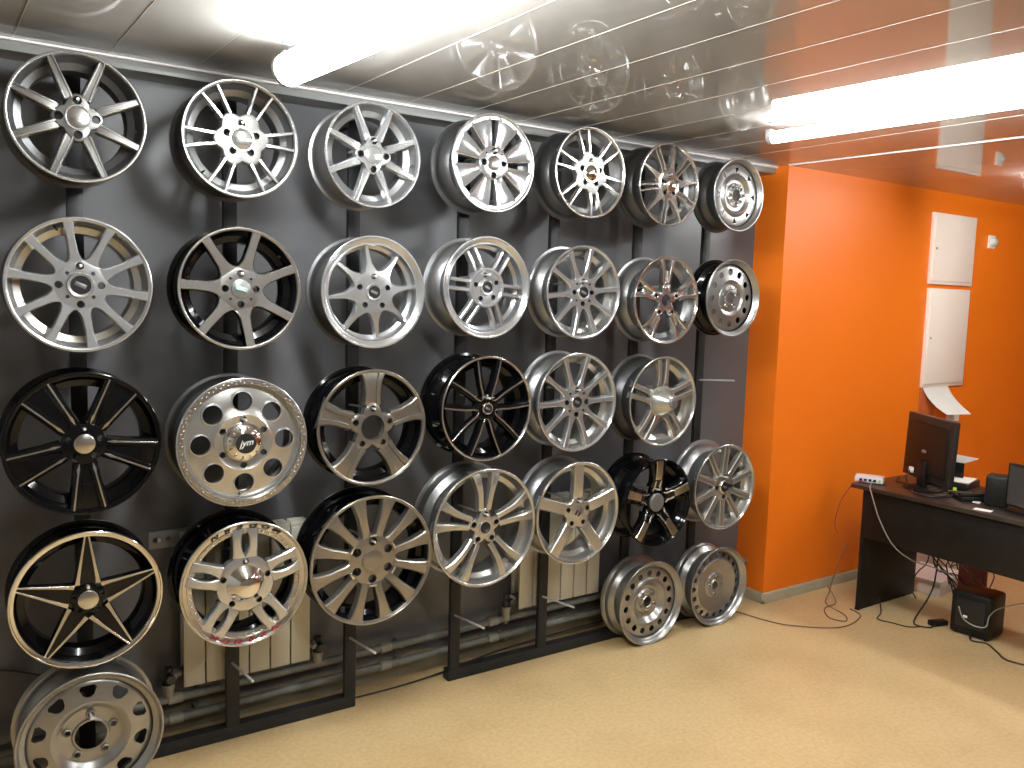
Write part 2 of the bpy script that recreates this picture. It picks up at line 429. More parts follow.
def w_five_wide_thin():
    x, z, R, w = 2.749, 2.237, .188, .136
    t = wheel('bright alloy wheel alternating five wide pointed spokes with five thin pairs, top row', x, z, R)
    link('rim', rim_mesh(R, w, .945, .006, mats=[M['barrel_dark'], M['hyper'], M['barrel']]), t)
    a0 = 9
    me = spoke_mesh(R, [(.30, 0, .145, .005), (.33, 0, .120, .004), (.40, 0, .085, .003), (.55, 0, .058, .003), (.8, 0, .034, .004), (.955, 0, .034, .006)], .022, .002, mats=[M['hyper'], M['hyper']])
    place_spokes(t, R, me, rng(5, a0))
    for s in (-1, 1):
        me = spoke_mesh(R, [(.32, s*.047, .024, .010), (.5, s*.055, .021, .006), (.955, s*.072, .020, .006)], .020, .0015, slope=.3, mats=[M['hyper'], M['hyper']])
        place_spokes(t, R, me, rng(5, a0+36), 'thin_spoke')
    link('hub', hub_mesh(R, .35, .004, (5, 0, .24, .052), mats=[M['hyper'], M['darkcap']]), t)
    MB().lathe([(.13*R, -.012), (.17*R, -.012), (.19*R, .006), (.13*R, .006)], 40).build('cap_ring', M['chrome'], t)
    cap_meshes(t, R, .13, -.010, 'flat', [M['chrome']])
    hook(x, z+.24*R)
w_five_wide_thin()

def w_steel(label, x, z, R, w, y, holes, lugs, bore, discp, lip=.87, d=.020, m='steel', barrel='barrel_dark', shape='round', hd=None, extra_cap=False):
    """pressed steel wheel; discp = disc profile [(r, y)] from rim to bore, holes = (count, first angle, radius, size)"""
    t = wheel(label, x, z, R, y=y, name='steel_wheel')
    link('rim', rim_mesh(R, w, lip, d, True, mats=[M[barrel], M[m], M['black' if barrel == 'black' else 'barrel_dark']]), t)
    fr = [(r*R, yy) for r, yy in discp]; bk = [(r*R, yy+.005) for r, yy in discp][::-1]
    mb = MB().lathe(fr+bk, 96, 0); ct = MB()
    k, a0, rr, hs = holes
    for i in range(k):
        a = a0+360*i/k; px, pz = pol(rr*R, a)
        if shape == 'round': ct.cyl((px, -.05, pz), (px, .10, pz), hs*R, 18)
        else:
            if shape == 'tri': pl = [(-.9, .7), (.9, .7), (.45, -.1), (0, -.9), (-.45, -.1)]
            else: pl = [(-1.25, .35), (-.95, .85), (.95, .85), (1.25, .35), (.75, -.65), (.3, -.9), (-.3, -.9), (-.75, -.65)]
            ar = math.radians(a); P = []
            for u, v in pl:
                u *= hs*R; v *= hs*R
                P.append((px+u*math.cos(ar)+v*math.sin(ar), pz-u*math.sin(ar)+v*math.cos(ar)))
            nn = len(P); vs = [(q[0], -.05, q[1]) for q in P]+[(q[0], .10, q[1]) for q in P]
            ct.add(vs, [(j, (j+1) % nn, nn+(j+1) % nn, nn+j) for j in range(nn)]+[tuple(range(nn))[::-1], tuple(range(nn, 2*nn))])
    lk, l0, lr, ls = lugs
    for i in range(lk):
        px, pz = pol(lr*R, l0+360*i/lk); ct.cyl((px, -.05, pz), (px, .10, pz), ls*R, 12)
    o = link('disc', cut(mb, ct, [M[m], M[m]], 'disc'), t)
    for i in range(lk):                       # pressed collars round the lug holes
        px, pz = pol(lr*R, l0+360*i/lk); yy = min(q[1] for q in discp if abs(q[0]-lr) < .12)
        MB().lathe([(ls*R*1.0, yy-.0025), (ls*R*1.2, yy-.0028), (ls*R*1.5, yy+.002), (ls*R*1.0, yy+.002)], 16, 0, True, px, 0, pz).build('lug_collar', M[m], t)
    return t
w_steel('silver steel wheel with eight triangular vents, at the right end of the top row', 3.215, 2.233, .177, .125, FY,
        (8, 0, .69, .10), (8, 0, .24, .045), .15,
        [(.875, .034), (.84, .026), (.80, .024), (.60, .024), (.53, .015), (.50, .014), (.46, .022), (.42, .030), (.34, .030), (.30, .024), (.18, .024), (.155, .020), (.15, .026)], .87, .022, shape='tri')
hook(3.215, 2.233+.24*.177)

# --- row 2
def w_webbed(label, x, z, R, w, n, a0, lugs, pts, r0, dr, face, side, bar, cap, lip=.935, d=.010, y0=.012, y1=.004, th=.026, capr=.13, hubr=.30, rend=.955, crown=None, groove=None, vang=None, small=None, lipm=None, hooks=True, y_=FY, inner=None):
    t = wheel(label, x, z, R, y=y_)
    link('rim', rim_mesh(R, w, lip, d, mats=[M[bar], M[lipm or face], M[inner or bar]]), t)
    st = webbed(n, r0, dr, pts, y0, y1, rend)
    me = spoke_mesh(R, st, th, .003, crown=crown, groove=groove, mats=[M[face], M[side], M[side]])
    place_spokes(t, R, me, rng(n, a0))
    link('hub', hub_mesh(R, r0+.012, y0-.0006, lugs, edge=.0010, mats=[M[face], M['darkcap']], extra=small), t)
    if cap: cap_meshes(t, R, capr, y0-.006, cap[0], [M[c] for c in cap[1:]])
    if vang is not None: valve(t, R, vang)
    if hooks: hook(x, z+lugs[2]*R)
    return t
sm4 = [(*pol(.245, 45+90*i), .028) for i in range(4)]
w_webbed('silver ten-spoke alloy wheel with black centre cap, left end of second row', .324, 1.702, .2045, .155, 10, -9, (4, 0, .285, .055),
         [(.3, .06), (.5, .058), (.75, .050), (.95, .078)], .36, .14, 'silver', 'silver', 'barrel_dark', ('ring', 'silver', 'darkcap'), vang=340, small=sm4, capr=.19, inner='silver2')
t22 = w_webbed('black seven-spoke alloy wheel with polished faces and green hub badge', .807, 1.705, .205, .150, 7, 16, (4, 0, .25, .058),
         [(.3, .10), (.5, .082), (.75, .070), (.96, .076)], .34, .16, 'machined', 'black', 'black', ('flat', 'greycap'), vang=50, small=[(*pol(.235, 45+90*i), .022) for i in range(4)], lipm='machined', capr=.155, lip=.945, d=.006, inner='black')
gb = MB().box(-.021, .021, .001, .006, -.0075, .0075, 0, .001, Matrix.Rotation(math.radians(14), 3, 'Y')).build('badge', M['greenplate'], t22)
gt = link('lettering', text_mesh('CEC', .015, .0004, M['white'], bold=.0002), gb, (0, .0007, 0), (0, math.radians(14), 0))
w_webbed('silver eight-spoke deep-lipped alloy wheel directly above the bronze-grey five-spoke wheel', 1.291, 1.707, .207, .130, 8, -8, (5, 0, .28, .052),
         [(.3, .07), (.5, .052), (.7, .034), (.86, .030)], .36, .20, 'silver', 'silver', 'barrel_dark', ('ring', 'silver', 'darkcap'), lip=.84, d=.022, y0=.010, y1=.026, rend=.86, capr=.15, inner='silver')

def w_six_pairs():
    x, z, R, w = 1.781, 1.739, .204, .153
    t = wheel('silver deep-lipped alloy wheel with six parallel double spokes, second row', x, z, R)
    link('rim', rim_mesh(R, w, .845, .020, mats=[M['barrel'], M['silver'], M['silver']]), t)
    for s in (-1, 1):
        me = spoke_mesh(R, [(.33, s*.085, .045, .013), (.40, s*.085, .036, .012), (.6, s*.085, .033, .014), (.80, s*.088, .035, .020), (.87, s*.09, .037, .034)], .022, .003, slope=.2, mats=[M['silver'], M['silver']])
        place_spokes(t, R, me, rng(6, -25))
    link('hub', hub_mesh(R, .39, .010, (5, -6, .25, .05), mats=[M['silver'], M['darkcap']], prof=[(.10*R, .016), (.20*R, .014), (.32*R, .014), (.35*R, .006), (.385*R, .006), (.40*R, .012), (.41*R, .036), (.10*R, .036)]), t)
    cap_meshes(t, R, .15, .005, 'ring', [M['silver'], M['darkcap']]); hook(x, z+.25*R)
w_six_pairs()
w_webbed('silver ten-spoke alloy wheel in the second row, above the other slender ten-spoke wheel', 2.274, 1.733, .203, .135, 10, 12, (4, 0, .235, .055),
         [(.3, .06), (.5, .050), (.75, .046), (.95, .064)], .33, .15, 'silver', 'silver', 'barrel', ('ring', 'silver', 'darkcap'), small=sm4, capr=.16, inner='silver2')

def w_y_spokes():
    x, z, R, w = 2.766, 1.710, .204, .142
    t = wheel('mirror-bright alloy wheel with five forked twin spokes and open hub, second row', x, z, R)
    link('rim', rim_mesh(R, w, .93, .008, mats=[M['barrel'], M['hyper'], M['barrel']]), t)
    for s in (-1, 1):
        me = spoke_mesh(R, [(.40, s*.088, .040, .008), (.47, s*.095, .036, .006), (.65, s*.105, .036, .003), (.82, s*.15, .044, .002), (.955, s*.20, .060, .004)], .026, .004, slope=.25, mats=[M['hyper'], M['hyper']])
        place_spokes(t, R, me, rng(5, 0))
    me = spoke_mesh(R, [(.41, 0, .08, .016), (.46, 0, .075, .018), (.62, 0, .06, .020), (.70, 0, .04, .026)], .016, .002, mats=[M['hyper'], M['hyper']])
    place_spokes(t, R, me, rng(5, 0), 'spoke_web')
    link('hub', star_hub(R, 5, 0, .20, .43, .010, (5, 0, .33, .05), bore=.13, p=.8, mats=[M['hyper'], M['darkcap']]), t)
    for i in range(5):
        px, pz = pol(.33*R, 72*i)
        MB().lathe([(.050*R, .008), (.064*R, .007), (.072*R, .013), (.072*R, .022), (.050*R, .022)], 20, 0, True, px, 0, pz).build('lug_seat', M['hyper'], t)
    cap_meshes(t, R, .14, .016, 'flat', [M['darkcap']]); valve(t, R, 125)
    hook(x, z+.33*R)
w_y_spokes()
w_steel('silver steel wheel with twelve round vents, at the right end of the second row', 3.215, 1.731, .192, .110, FY,
        (12, -2, .67, .082), (5, 0, .23, .042), .15,
        [(.875, .036), (.84, .030), (.80, .026), (.56, .026), (.50, .020), (.46, .020), (.42, .030), (.36, .034), (.30, .028), (.18, .028), (.16, .022), (.15, .028)], .87, .024, barrel='black')
hook(3.215, 1.731+.045)

# --- row 3
def w_black_v():
    x, z, R, w = .324, 1.213, .224, .155
    t = wheel('gloss black alloy wheel with paired silver lines, left end of the third row', x, z, R)
    link('rim', rim_mesh(R, w, .93, .006, mats=[M['black'], M['black'], M['black']]), t)
    for s in (-1, 1):
        me = spoke_mesh(R, [(.265, s*.072, .065, .0085), (.29, s*.077, .065, .008), (.5, s*.115, .058, .005), (.8, s*.165, .060, .004), (.955, s*.195, .075, .007)], .026, .004, slope=.2, mats=[M['black'], M['black']])
        place_spokes(t, R, me, rng(5, 33))
        ac = spoke_mesh(R, [(.275, s*.085, .002, .0075), (.36, s*.102, .022, .0055), (.42, s*.110, .013, .0035), (.7, s*.158, .012, .003), (.965, s*.205, .012, .0035)], .0026, .0005, mats=[M['machined'], M['machined']])
        place_spokes(t, R, ac, rng(5, 33), 'spoke_line', 'brushed silver line on the black spoke')
    me = spoke_mesh(R, [(.31, 0, .075, .013), (.5, 0, .11, .010), (.8, 0, .16, .009), (.955, 0, .19, .011)], .022, .003, slope=.05, mats=[M['black'], M['black']])
    place_spokes(t, R, me, rng(5, 33), 'spoke_web')
    link('hub', star_hub(R, 5, 33, .27, .30, .0065, (5, 0, .21, .042), mats=[M['black'], M['darkcap']]), t)
    cap_meshes(t, R, .135, .0, 'flat', [M['machined']]); hook(x, z+.21*R)
w_black_v()

def w_round_holes():
    x, z, R, w = .813, 1.182, .223, .158
    t = wheel('silver alloy wheel with eight large round holes, beaded rim and lettered cap', x, z, R)
    link('rim', rim_mesh(R, w, .86, .020, mats=[M['barrel_dark'], M['silver'], M['silver2']]), t)
    prof = [(.20*R, .010), (.38*R, .010), (.43*R, .006), (.46*R, .010), (.60*R, .014), (.80*R, .018), (.875*R, .024), (.875*R, .034), (.2*R, .034)]
    ct = MB(); mb = MB().lathe(prof, 96)
    for i in range(8):
        px, pz = pol(.635*R, 45*i-1); ct.cyl((px, -.05, pz), (px, .1, pz), .148*R, 32)
    for i in range(6):
        px, pz = pol(.36*R, 60*i); ct.cyl((px, -.05, pz), (px, .1, pz), .05*R, 16)
    link('disc', cut(mb, ct, [M['silver2'], M['silver2']], 'disc'), t)
    mb = MB()
    for i in range(8):
        px, pz = pol(.635*R, 45*i-1)
        MB().lathe([(.148*R, .0115), (.168*R, .0125), (.175*R, .018), (.148*R, .024)], 32, 0, True, px, 0, pz).build('hole_ring', M['silver'], t)
    # beaded outer ring: one raised band with small bosses
    MB().lathe([(.885*R, .004), (.90*R, -.002), (.965*R, -.002), (.975*R, .003), (.97*R, .008), (.885*R, .008)], 96).build('bead_ring', M['machined'], t)
    bb = MB()
    for i in range(96):
        px, pz = pol((.915+.03*(i % 2))*R, 360*i/96)
        bb.lathe([(.0001, -.0052), (.0028, -.0040), (.0040, -.0012)], 6, 0, False, px, 0, pz)
    tag(bb.build('bead', M['machined'], t), kind='stuff')
    MB().lathe([(.20*R, .006), (.30*R, .006), (.305*R, .009), (.20*R, .012)], 60).build('hub_ring', M['chrome'], t)
    c = MB().lathe([(.0001, -.022), (.15*R, -.022), (.22*R, -.016), (.27*R, -.006), (.29*R, .012), (.0001, .012)], 48).build('centre_cap', M['chrome'], t)
    for i in range(12):
        px, pz = pol(.235*R, 30*i+10)
        MB().lathe([(.0001, -.022), (.0035, -.021), (.0050, -.016), (.0050, -.002)], 10, 0, False, px, 0, pz).build('cap_bolt', M['chrome'], c)
    MB().lathe([(.0001, -.0245), (.15*R, -.0240), (.16*R, -.020), (.0001, -.020)], 40).build('cap_plate', M['darkcap'], c)
    link('lettering', text_mesh('jym', .032, .0004, M['white'], shear=.45), c, (-.001, -.0250, .002), (0, math.radians(-8), 0))
    valve(t, R, 184, .025, .84); hook(x, z+.36*R, 2.832)
w_round_holes()

def w_five_wide(label, x, z, R, w, face, bar, st, grooved, lugs, bore, capm, hubr, a0=0, y_=FY, lip=.94, inner=None, d=.008, lipm=None):
    t = wheel(label, x, z, R, y=y_)
    link('rim', rim_mesh(R, w, lip, d, mats=[M[bar], M[lipm or face], M[inner or bar]]), t)
    me = spoke_mesh(R, st, .028, .004, slope=.10, groove=grooved, mats=[M[face], M[face], M[face]])
    place_spokes(t, R, me, rng(5, a0))
    link('hub', star_hub(R, 5, a0, hubr[0], hubr[1], st[0][3]-.001, lugs, bore=bore, mats=[M[face], M['darkcap']], p=hubr[2]), t)
    hook(x, z+lugs[2]*R); return t
t33 = w_five_wide('bronze-grey alloy wheel with five broad grooved spokes and an open hub bore', 1.292, 1.203, .220, .134, 'bronze', 'black',
    [(.380, 0, .120, .0068), (.395, 0, .150, .0062), (.43, 0, .147, .005), (.46, 0, .140, .004), (.6, 0, .135, .002), (.8, 0, .165, .002), (.90, 0, .205, .003), (.955, 0, .245, .006)], (.45, .006), (5, 0, .325, .052), .215, None, (.285, .425, .55))

def w_black_u():
    x, z, R, w = 1.797, 1.249, .216, .176
    t = wheel('gloss black alloy wheel with thin polished lines looping between its ten arms', x, z, R)
    link('rim', rim_mesh(R, w, .95, .006, mats=[M['black'], M['machined'], M['black']]), t)
    for s in (-1, 1):
        P = [(.245, s*.060, .035), (.30, s*.082, .040), (.45, s*.130, .042), (.65, s*.215, .045), (.88, s*.325, .055)]
        me = spoke_mesh(R, [(r, c+s*.03, ww, .010-.005*r) for r, c, ww in P], .030, .003, slope=.2, mats=[M['black'], M['black']])
        place_spokes(t, R, me, rng(5, 37))
        ac = spoke_mesh(R, [(.190, s*.0, .014, .0095), (.200, s*.028, .017, .0093)]+[(r+.0, c, .017 if r < .8 else .015, .0088-.005*r) for r, c, ww in P], .004, .0005, mats=[M['machined'], M['machined']])
        place_spokes(t, R, ac, rng(5, 37), 'spoke_line', 'polished line along the black spoke')
    link('hub', hub_mesh(R, .26, .011, (5, 0, .20, .035), mats=[M['black'], M['darkcap']]), t)
    cap_meshes(t, R, .115, .003, 'ring', [M['machined'], M['darkcap']]); hook(x, z+.20*R)
w_black_u()
w_webbed('silver ten-spoke alloy wheel in the third row, directly above the plain five-spoke silver wheel', 2.261, 1.254, .218, .135, 10, 16, (4, 0, .25, .055),
         [(.3, .06), (.5, .050), (.75, .048), (.95, .066)], .31, .15, 'silver', 'silver', 'barrel', ('ring', 'silver', 'darkcap'), small=sm4, capr=.15, inner='silver2', vang=44)

def w_twin_dome():
    x, z, R, w = 2.775, 1.234, .214, .155
    t = wheel('satin silver alloy wheel with five slotted twin spokes around a big domed cap', x, z, R)
    link('rim', rim_mesh(R, w, .94, .010, mats=[M['barrel_dark'], M['silver2'], M['silver2']]), t)
    for s in (-1, 1):
        me = spoke_mesh(R, [(.335, s*.085, .085, .011), (.36, s*.085, .085, .010), (.44, s*.095, .056, .008), (.7, s*.105, .054, .006), (.955, s*.12, .060, .008)], .026, .004, slope=.1, mats=[M['silver2'], M['silver2']])
        place_spokes(t, R, me, rng(5, 0))
    link('hub', hub_mesh(R, .36, .010, (5, 36, .30, .03), mats=[M['silver2'], M['darkcap']]), t)
    c = MB().lathe([(.0001, -.062), (.13*R, -.062), (.15*R, -.058), (.22*R, -.036), (.28*R, -.014), (.32*R, .000), (.33*R, .014), (.0001, .014)], 48).build('centre_cap', M['silver2'], t)
    MB().lathe([(.0001, -.065), (.085*R, -.065), (.10*R, -.061), (.0001, -.061)], 32).build('cap_plate', M['greycap'], c)
    hook(x, z+.30*R, 2.902)
w_twin_dome()

# --- row 4
def w_star():
    x, z, R, w = .324, .714, .221, .135
    t = wheel('black five-point star alloy wheel with polished spoke edges and a chrome lip', x, z, R)
    link('rim', rim_mesh(R, w, .92, .006, mats=[M['black'], M['chrome'], M['black']]), t)
    wf = lambda r: .155+(.030-.155)*(r-.22)/(.93-.22)
    me = spoke_mesh(R, [(.228, 0, .155, .0095), (.25, 0, wf(.25), .009), (.5, 0, wf(.5), .006), (.945, 0, wf(.945), .006)], .026, .003, slope=.1, mats=[M['black'], M['black']])
    place_spokes(t, R, me, rng(5, 0))
    for s in (-1, 1):
        ac = spoke_mesh(R, [(.225, s*.135, .034, .0068), (.30, s*(wf(.30)-.016), .026, .0060), (.5, s*(wf(.5)-.012), .019, .0038), (.945, s*(wf(.945)-.006), .011, .004)], .0035, .0005, mats=[M['machined'], M['machined']])
        place_spokes(t, R, ac, rng(5, 0), 'spoke_edge', 'polished edge of the black spoke')
    link('hub', star_hub(R, 5, 0, .20, .26, .008, (5, 0, .19, .035), mats=[M['black'], M['darkcap']]), t)
    c = cap_meshes(t, R, .135, .0, 'flat', [M['machined']]); hook(x, z+.19*R)
w_star()

def w_lettered():
    x, z, R, w = .818, .681, .223, .172
    t = wheel('silver alloy wheel with slotted spokes, rivets and red letters, over the left radiator', x, z, R)
    link('rim', rim_mesh(R, w, .86, .014, mats=[M['black'], M['machined'], M['black']]), t)
    MB().lathe([(.80*R, .018), (.87*R, .014), (.875*R, .03), (.80*R, .03)], 96).build('rivet_band', M['silver2'], t)
    for i in range(5):
        for k in range(-2, 3):
            px, pz = pol(.835*R, 36+72*i+k*8.5)
            MB().lathe([(.0001, .0105), (.0034, .0120), (.0046, .0175)], 8, 0, False, px, 0, pz).build('rivet', M['chrome'], t)
    for s in (-1, 1):
        me = spoke_mesh(R, [(.415, s*.092, .10, .0085), (.43, s*.095, .098, .008), (.50, s*.112, .075, .006), (.60, s*.128, .066, .004), (.70, s*.130, .066, .003), (.80, s*.122, .075, .004), (.89, s*.105, .10, .008)], .026, .004, slope=.12, mats=[M['silver'], M['silver2']])
        place_spokes(t, R, me, rng(5, 0))
    link('hub', hub_mesh(R, .44, .007, (5, 0, .36, .05), mats=[M['silver'], M['darkcap']]), t)
    c = MB().lathe([(.0001, -.034), (.13*R, -.032), (.19*R, -.024), (.23*R, -.008), (.28*R, .000), (.305*R, .009), (.0001, .012)], 48).build('centre_cap', M['chrome'], t)
    def arc(txt, mid, flip, m):
        n = len(txt); step = 12.5
        for i, chh in enumerate(txt):
            a = mid+(i-(n-1)/2)*step*(1 if not flip else -1)
            px, pz = pol(.925*R, a)
            me = text_mesh(chh, .030, .0008, M[m], shear=.3, bold=.0006)
            me.transform(Matrix.Diagonal((1.25, 1, .62, 1)))
            o = link('letter', me, t, (px, .0050, pz), (0, math.radians(a+(180 if flip else 0)), 0)); o['label'] = ('red' if m == 'red' else 'black')+' letter %s on the wheel lip' % chh
    arc('MODERN', 182, True, 'red'); arc('MODERN', 2, True, 'blackink')
    hook(x, z+.36*R, 2.855)
w_lettered()

def w_twelve():
    x, z, R, w = 1.299, .691, .252, .148
    t = wheel('dark bronze twelve-spoke alloy wheel with six lug holes, right of the lettered wheel', x, z, R)
    link('rim', rim_mesh(R, w, .945, .006, mats=[M['black'], M['bronze'], M['black']]), t)
    me = spoke_mesh(R, [(.365, 0, .080, .011), (.42, 0, .060, .008), (.7, 0, .068, .003), (.88, 0, .094, .003), (.955, 0, .125, .006)], .030, .004, slope=.10, mats=[M['bronze'], M['bronze']])
    place_spokes(t, R, me, rng(12, 16))
    link('hub', hub_mesh(R, .385, .010, (6, 0, .292, .068), mats=[M['bronze'], M['darkcap']]), t)
    for i in range(6):
        px, pz = pol(.37*R, 60*i)
        a = math.radians(60*i)
        o = MB().box(-.062*R, .062*R, .002, .014, -.012*R, .03*R, 0, .003, Matrix.Rotation(a, 3, 'Y')).build('lug_bridge', M['hyper'], t, 30)
        o.location = (px*1.03, 0, pz*1.03)
    cap_meshes(t, R, .165, .004, 'flat', [M['bronze']]); hook(x, z+.292*R)
w_twelve()

def w_y_wide():
    x, z, R, w = 1.803, .751, .249, .183
    t = wheel('large silver alloy wheel with five curved forked spokes, between the two radiators', x, z, R)
    link('rim', rim_mesh(R, w, .95, .008, mats=[M['barrel'], M['silver2'], M['silver2']]), t)
    for s in (-1, 1):
        me = spoke_mesh(R, [(.285, s*.068, .052, .014), (.40, s*.082, .046, .008), (.58, s*.105, .050, .003), (.70, s*.132, .058, .001), (.84, s*.172, .072, .002), (.955, s*.205, .092, .012)], .030, .005, slope=.2, mats=[M['silver2'], M['silver2']])
        place_spokes(t, R, me, rng(5, 0))
    link('hub', star_hub(R, 5, 0, .20, .32, .013, (5, 0, .23, .05), bore=.11, p=.8, mats=[M['silver2'], M['darkcap']]), t)
    for i in range(5):
        px, pz = pol(.23*R, 72*i)
        MB().lathe([(.051*R, .010), (.064*R, .010), (.072*R, .016), (.072*R, .022), (.051*R, .022)], 20, 0, True, px, 0, pz).build('lug_seat', M['silver2'], t)
    MB().lathe([(.10*R, .008), (.118*R, .008), (.125*R, .016), (.10*R, .016)], 32).build('bore_ring', M['silver'], t)
    cap_meshes(t, R, .10, .014, 'flat', [M['darkcap']]); hook(x, z+.23*R)
w_y_wide()
t45 = w_five_wide('plain silver alloy wheel with five flat straight spokes, in front of the right radiator', 2.288, .755, .232, .155, 'silver2', 'barrel',
    [(.30, 0, .118, .010), (.34, 0, .112, .008), (.6, 0, .112, .004), (.955, 0, .115, .004)], None, (5, 0, .24, .050), .10, None, (.265, .335, .6), inner='silver2', lip=.935)
c = cap_meshes(t45, .234, .145, .008, 'flat', [M['silver2']])
for sx in (-1, 1):
    MB().box(sx*.009-.004, sx*.009+.004, .004, .009, -.014, .014, 0, .002, Matrix.Rotation(.5, 3, 'Y')).build('cap_emblem', M['darkcap'], c)

def w_black_patch():
    x, z, R, w = 2.776, .745, .213, .168
    t = wheel('gloss black alloy wheel with five polished rectangular spoke tips, beside the right radiator', x, z, R)
    link('rim', rim_mesh(R, w, .955, .006, mats=[M['black'], M['black'], M['black']]), t)
    me = spoke_mesh(R, [(.36, 0, .17, .024), (.48, 0, .15, .014), (.7, 0, .16, .008), (.88, 0, .20, .006), (.96, 0, .25, .008)], .028, .004, slope=.15, mats=[M['black'], M['black']])
    place_spokes(t, R, me, rng(5, 0))
    me = spoke_mesh(R, [(.53, 0, .082, .009), (.72, 0, .088, .004), (.985, 0, .098, .0020)], .010, .001, slope=.05, mats=[M['machined'], M['machined']])
    place_spokes(t, R, me, rng(5, 0), 'spoke_tip', 'polished rectangular tip of the black spoke')
    for s in (-1, 1):
        me = spoke_mesh(R, [(.27, s*.12, .018, .022), (.34, s*.085, .016, .018), (.50, s*.080, .014, .0085)], .010, .001, mats=[M['hyper'], M['hyper']])
        place_spokes(t, R, me, rng(5, 0), 'hub_accent', 'bright accent beside the lug hole')
    link('hub', star_hub(R, 5, 0, .24, .40, .024, (5, 0, .30, .055), mats=[M['black'], M['darkcap']]), t)
    cap_meshes(t, R, .205, .014, 'ring', [M['hyper'], M['greycap']]) if False else MB().lathe([(.0001, .012), (.19*R, .012), (.205*R, .015), (.21*R, .032), (.0001, .032)], 40).build('centre_cap', M['greycap'], t)
    hook(x, z+.30*R, 2.86)
w_black_patch()
w_webbed('silver ten-spoke alloy wheel at the right end of the fourth row', 3.233, .776, .219, .150, 10, 2, (4, 0, .235, .055),
         [(.3, .07), (.5, .078), (.75, .078), (.95, .085)], .30, .15, 'silver2', 'silver2', 'barrel', ('ring', 'chrome', 'darkcap'), crown=.002, capr=.15, inner='silver2')

# --- steel wheels lowest
w_steel('large grey steel wheel with ten angular vents and wide bore, lowest at the left edge', .325, .252, .218, .150, FY,
        (10, -2, .70, .098), (5, 0, .325, .042), .22,
        [(.865, .036), (.84, .030), (.79, .026), (.62, .020), (.54, .016), (.49, .020), (.44, .032), (.40, .036), (.26, .036), (.24, .030), (.22, .030)], .86, .024, shape='trap', barrel='steel')
hook(.325, .252+.325*.218, 2.85)
w_steel('silver steel wheel with fifteen round vents standing on the floor, nearer the radiator', 2.837, .2118, .2118, .124, 2.93,
        (15, 0, .69, .074), (5, 36, .23, .036), .12,
        [(.865, .036), (.84, .032), (.79, .028), (.58, .028), (.53, .020), (.49, .018), (.45, .026), (.38, .042), (.32, .044), (.28, .036), (.16, .036), (.14, .030), (.12, .034)], .86, .026, barrel='steel')
w_steel('silver steel wheel with small rim-edge vents standing on the floor by the orange pillar', 3.326, .2121, .2121, .119, 2.935,
        (20, 0, .765, .062), (4, 10, .22, .034), .10,
        [(.865, .040), (.84, .036), (.80, .032), (.70, .028), (.66, .022), (.62, .024), (.45, .036), (.32, .040), (.28, .034), (.16, .034), (.13, .028), (.10, .032)], .86, .026, barrel='steel')

# ------------------------------------------------------------------ display racks
def rack(label, posts, x0, x1, group=None):
    t = thing('display_rack', label, 'rack', ((x0+x1)/2, 3.09, 0))
    def part(n, mb, m): 
        o = mb.build(n, m, t); o.location = (-(x0+x1)/2, -3.09, 0); return o
    for px in posts:
        part('post', MB().box(px-.021, px+.028, 3.083, 3.105, .05, 2.405, 0, .002), M['frame'])
        part('wall_bracket', MB().box(px-.015, px+.015, 3.105, 3.249, 2.34, 2.37, 0, .002), M['frame'])
    part('bottom_rail', MB().box(x0, x1, 3.083, 3.13, 0, .05, 0, .002), M['frame'])
    for hx, hz, y1 in HOOKS:
        if x0-.05 < hx < x1+.05:
            p = min(posts, key=lambda q: abs(q-hx))
            bx = min(max(hx, p-.018), p+.024)
            part('peg', MB().cyl((bx, 3.09, hz-.012), (hx, y1-.006, hz+.001), .0045, 10, 0), M['zinc'])
    return t, part
ra, pa = rack('black steel wheel rack with pegs on the left half of the grey wall', (.335, .83, 1.303), .305, 1.33)
rb, pb = rack('black steel wheel rack with pegs on the right half of the grey wall', (1.797, 2.275, 2.78, 3.25), 1.77, 3.29)
for part, hx, hz in ((pa, .83, .30), (pa, 1.303, .30), (pb, 1.797, .30), (pb, 2.275, .30), (pb, 3.25, 1.30)):
    part('peg', MB().cyl((hx, 3.09, hz), (hx+.012, 2.86, hz+.018), .0048, 10), M['zinc'])
part = pb

# ------------------------------------------------------------------ room
ZC = 2.462
struct('floor', MB().box(-2.2, 9, -3.6, 3.4, -.06, 0), M['floor'])
struct('ceiling', MB().box(-2.2, 9, -3.6, 3.4, ZC, ZC+.06), M['ceiling'])
struct('wall_back', MB().box(-2.2, 3.81, 3.25, 3.40, 0, ZC), M['grey'])
struct('wall_orange', MB().box(3.81, 9, 3.04, 3.40, 0, ZC), M['orange'])
struct('wall_left', MB().box(-2.3, -2.2, -3.6, 3.4, 0, ZC), M['plain'])
struct('wall_front', MB().box(-2.3, 9.1, -3.7, -3.6, 0, ZC), M['plain'])
struct('wall_right', MB().box(9, 9.1, -3.6, 3.4, 0, ZC), M['orange'])
# skirting round the orange pillar: small curved profile
def skirt(name, x0, y0, x1, y1, nx, ny):
    pr = [(0, 0), (.016, 0), (.016, .012), (.011, .024), (.010, .040), (.006, .052), (0, .058)]
    v = []; f = []
    for (x, y) in ((x0, y0), (x1, y1)):
        for d, h in pr: v.append((x+nx*d, y+ny*d, h))
    n = len(pr)
    for i in range(n): f.append((i, (i+1) % n, n+(i+1) % n, n+i))
    f += [tuple(range(n)), tuple(range(n, 2*n))]
    return struct(name, MB().add(v, f), M['base'], ang=50)
skirt('baseboard_right', 3.794, 3.04, 9, 3.04, 0, -1)
skirt('baseboard_left', 3.81, 3.25, 3.81, 3.024, -1, 0)
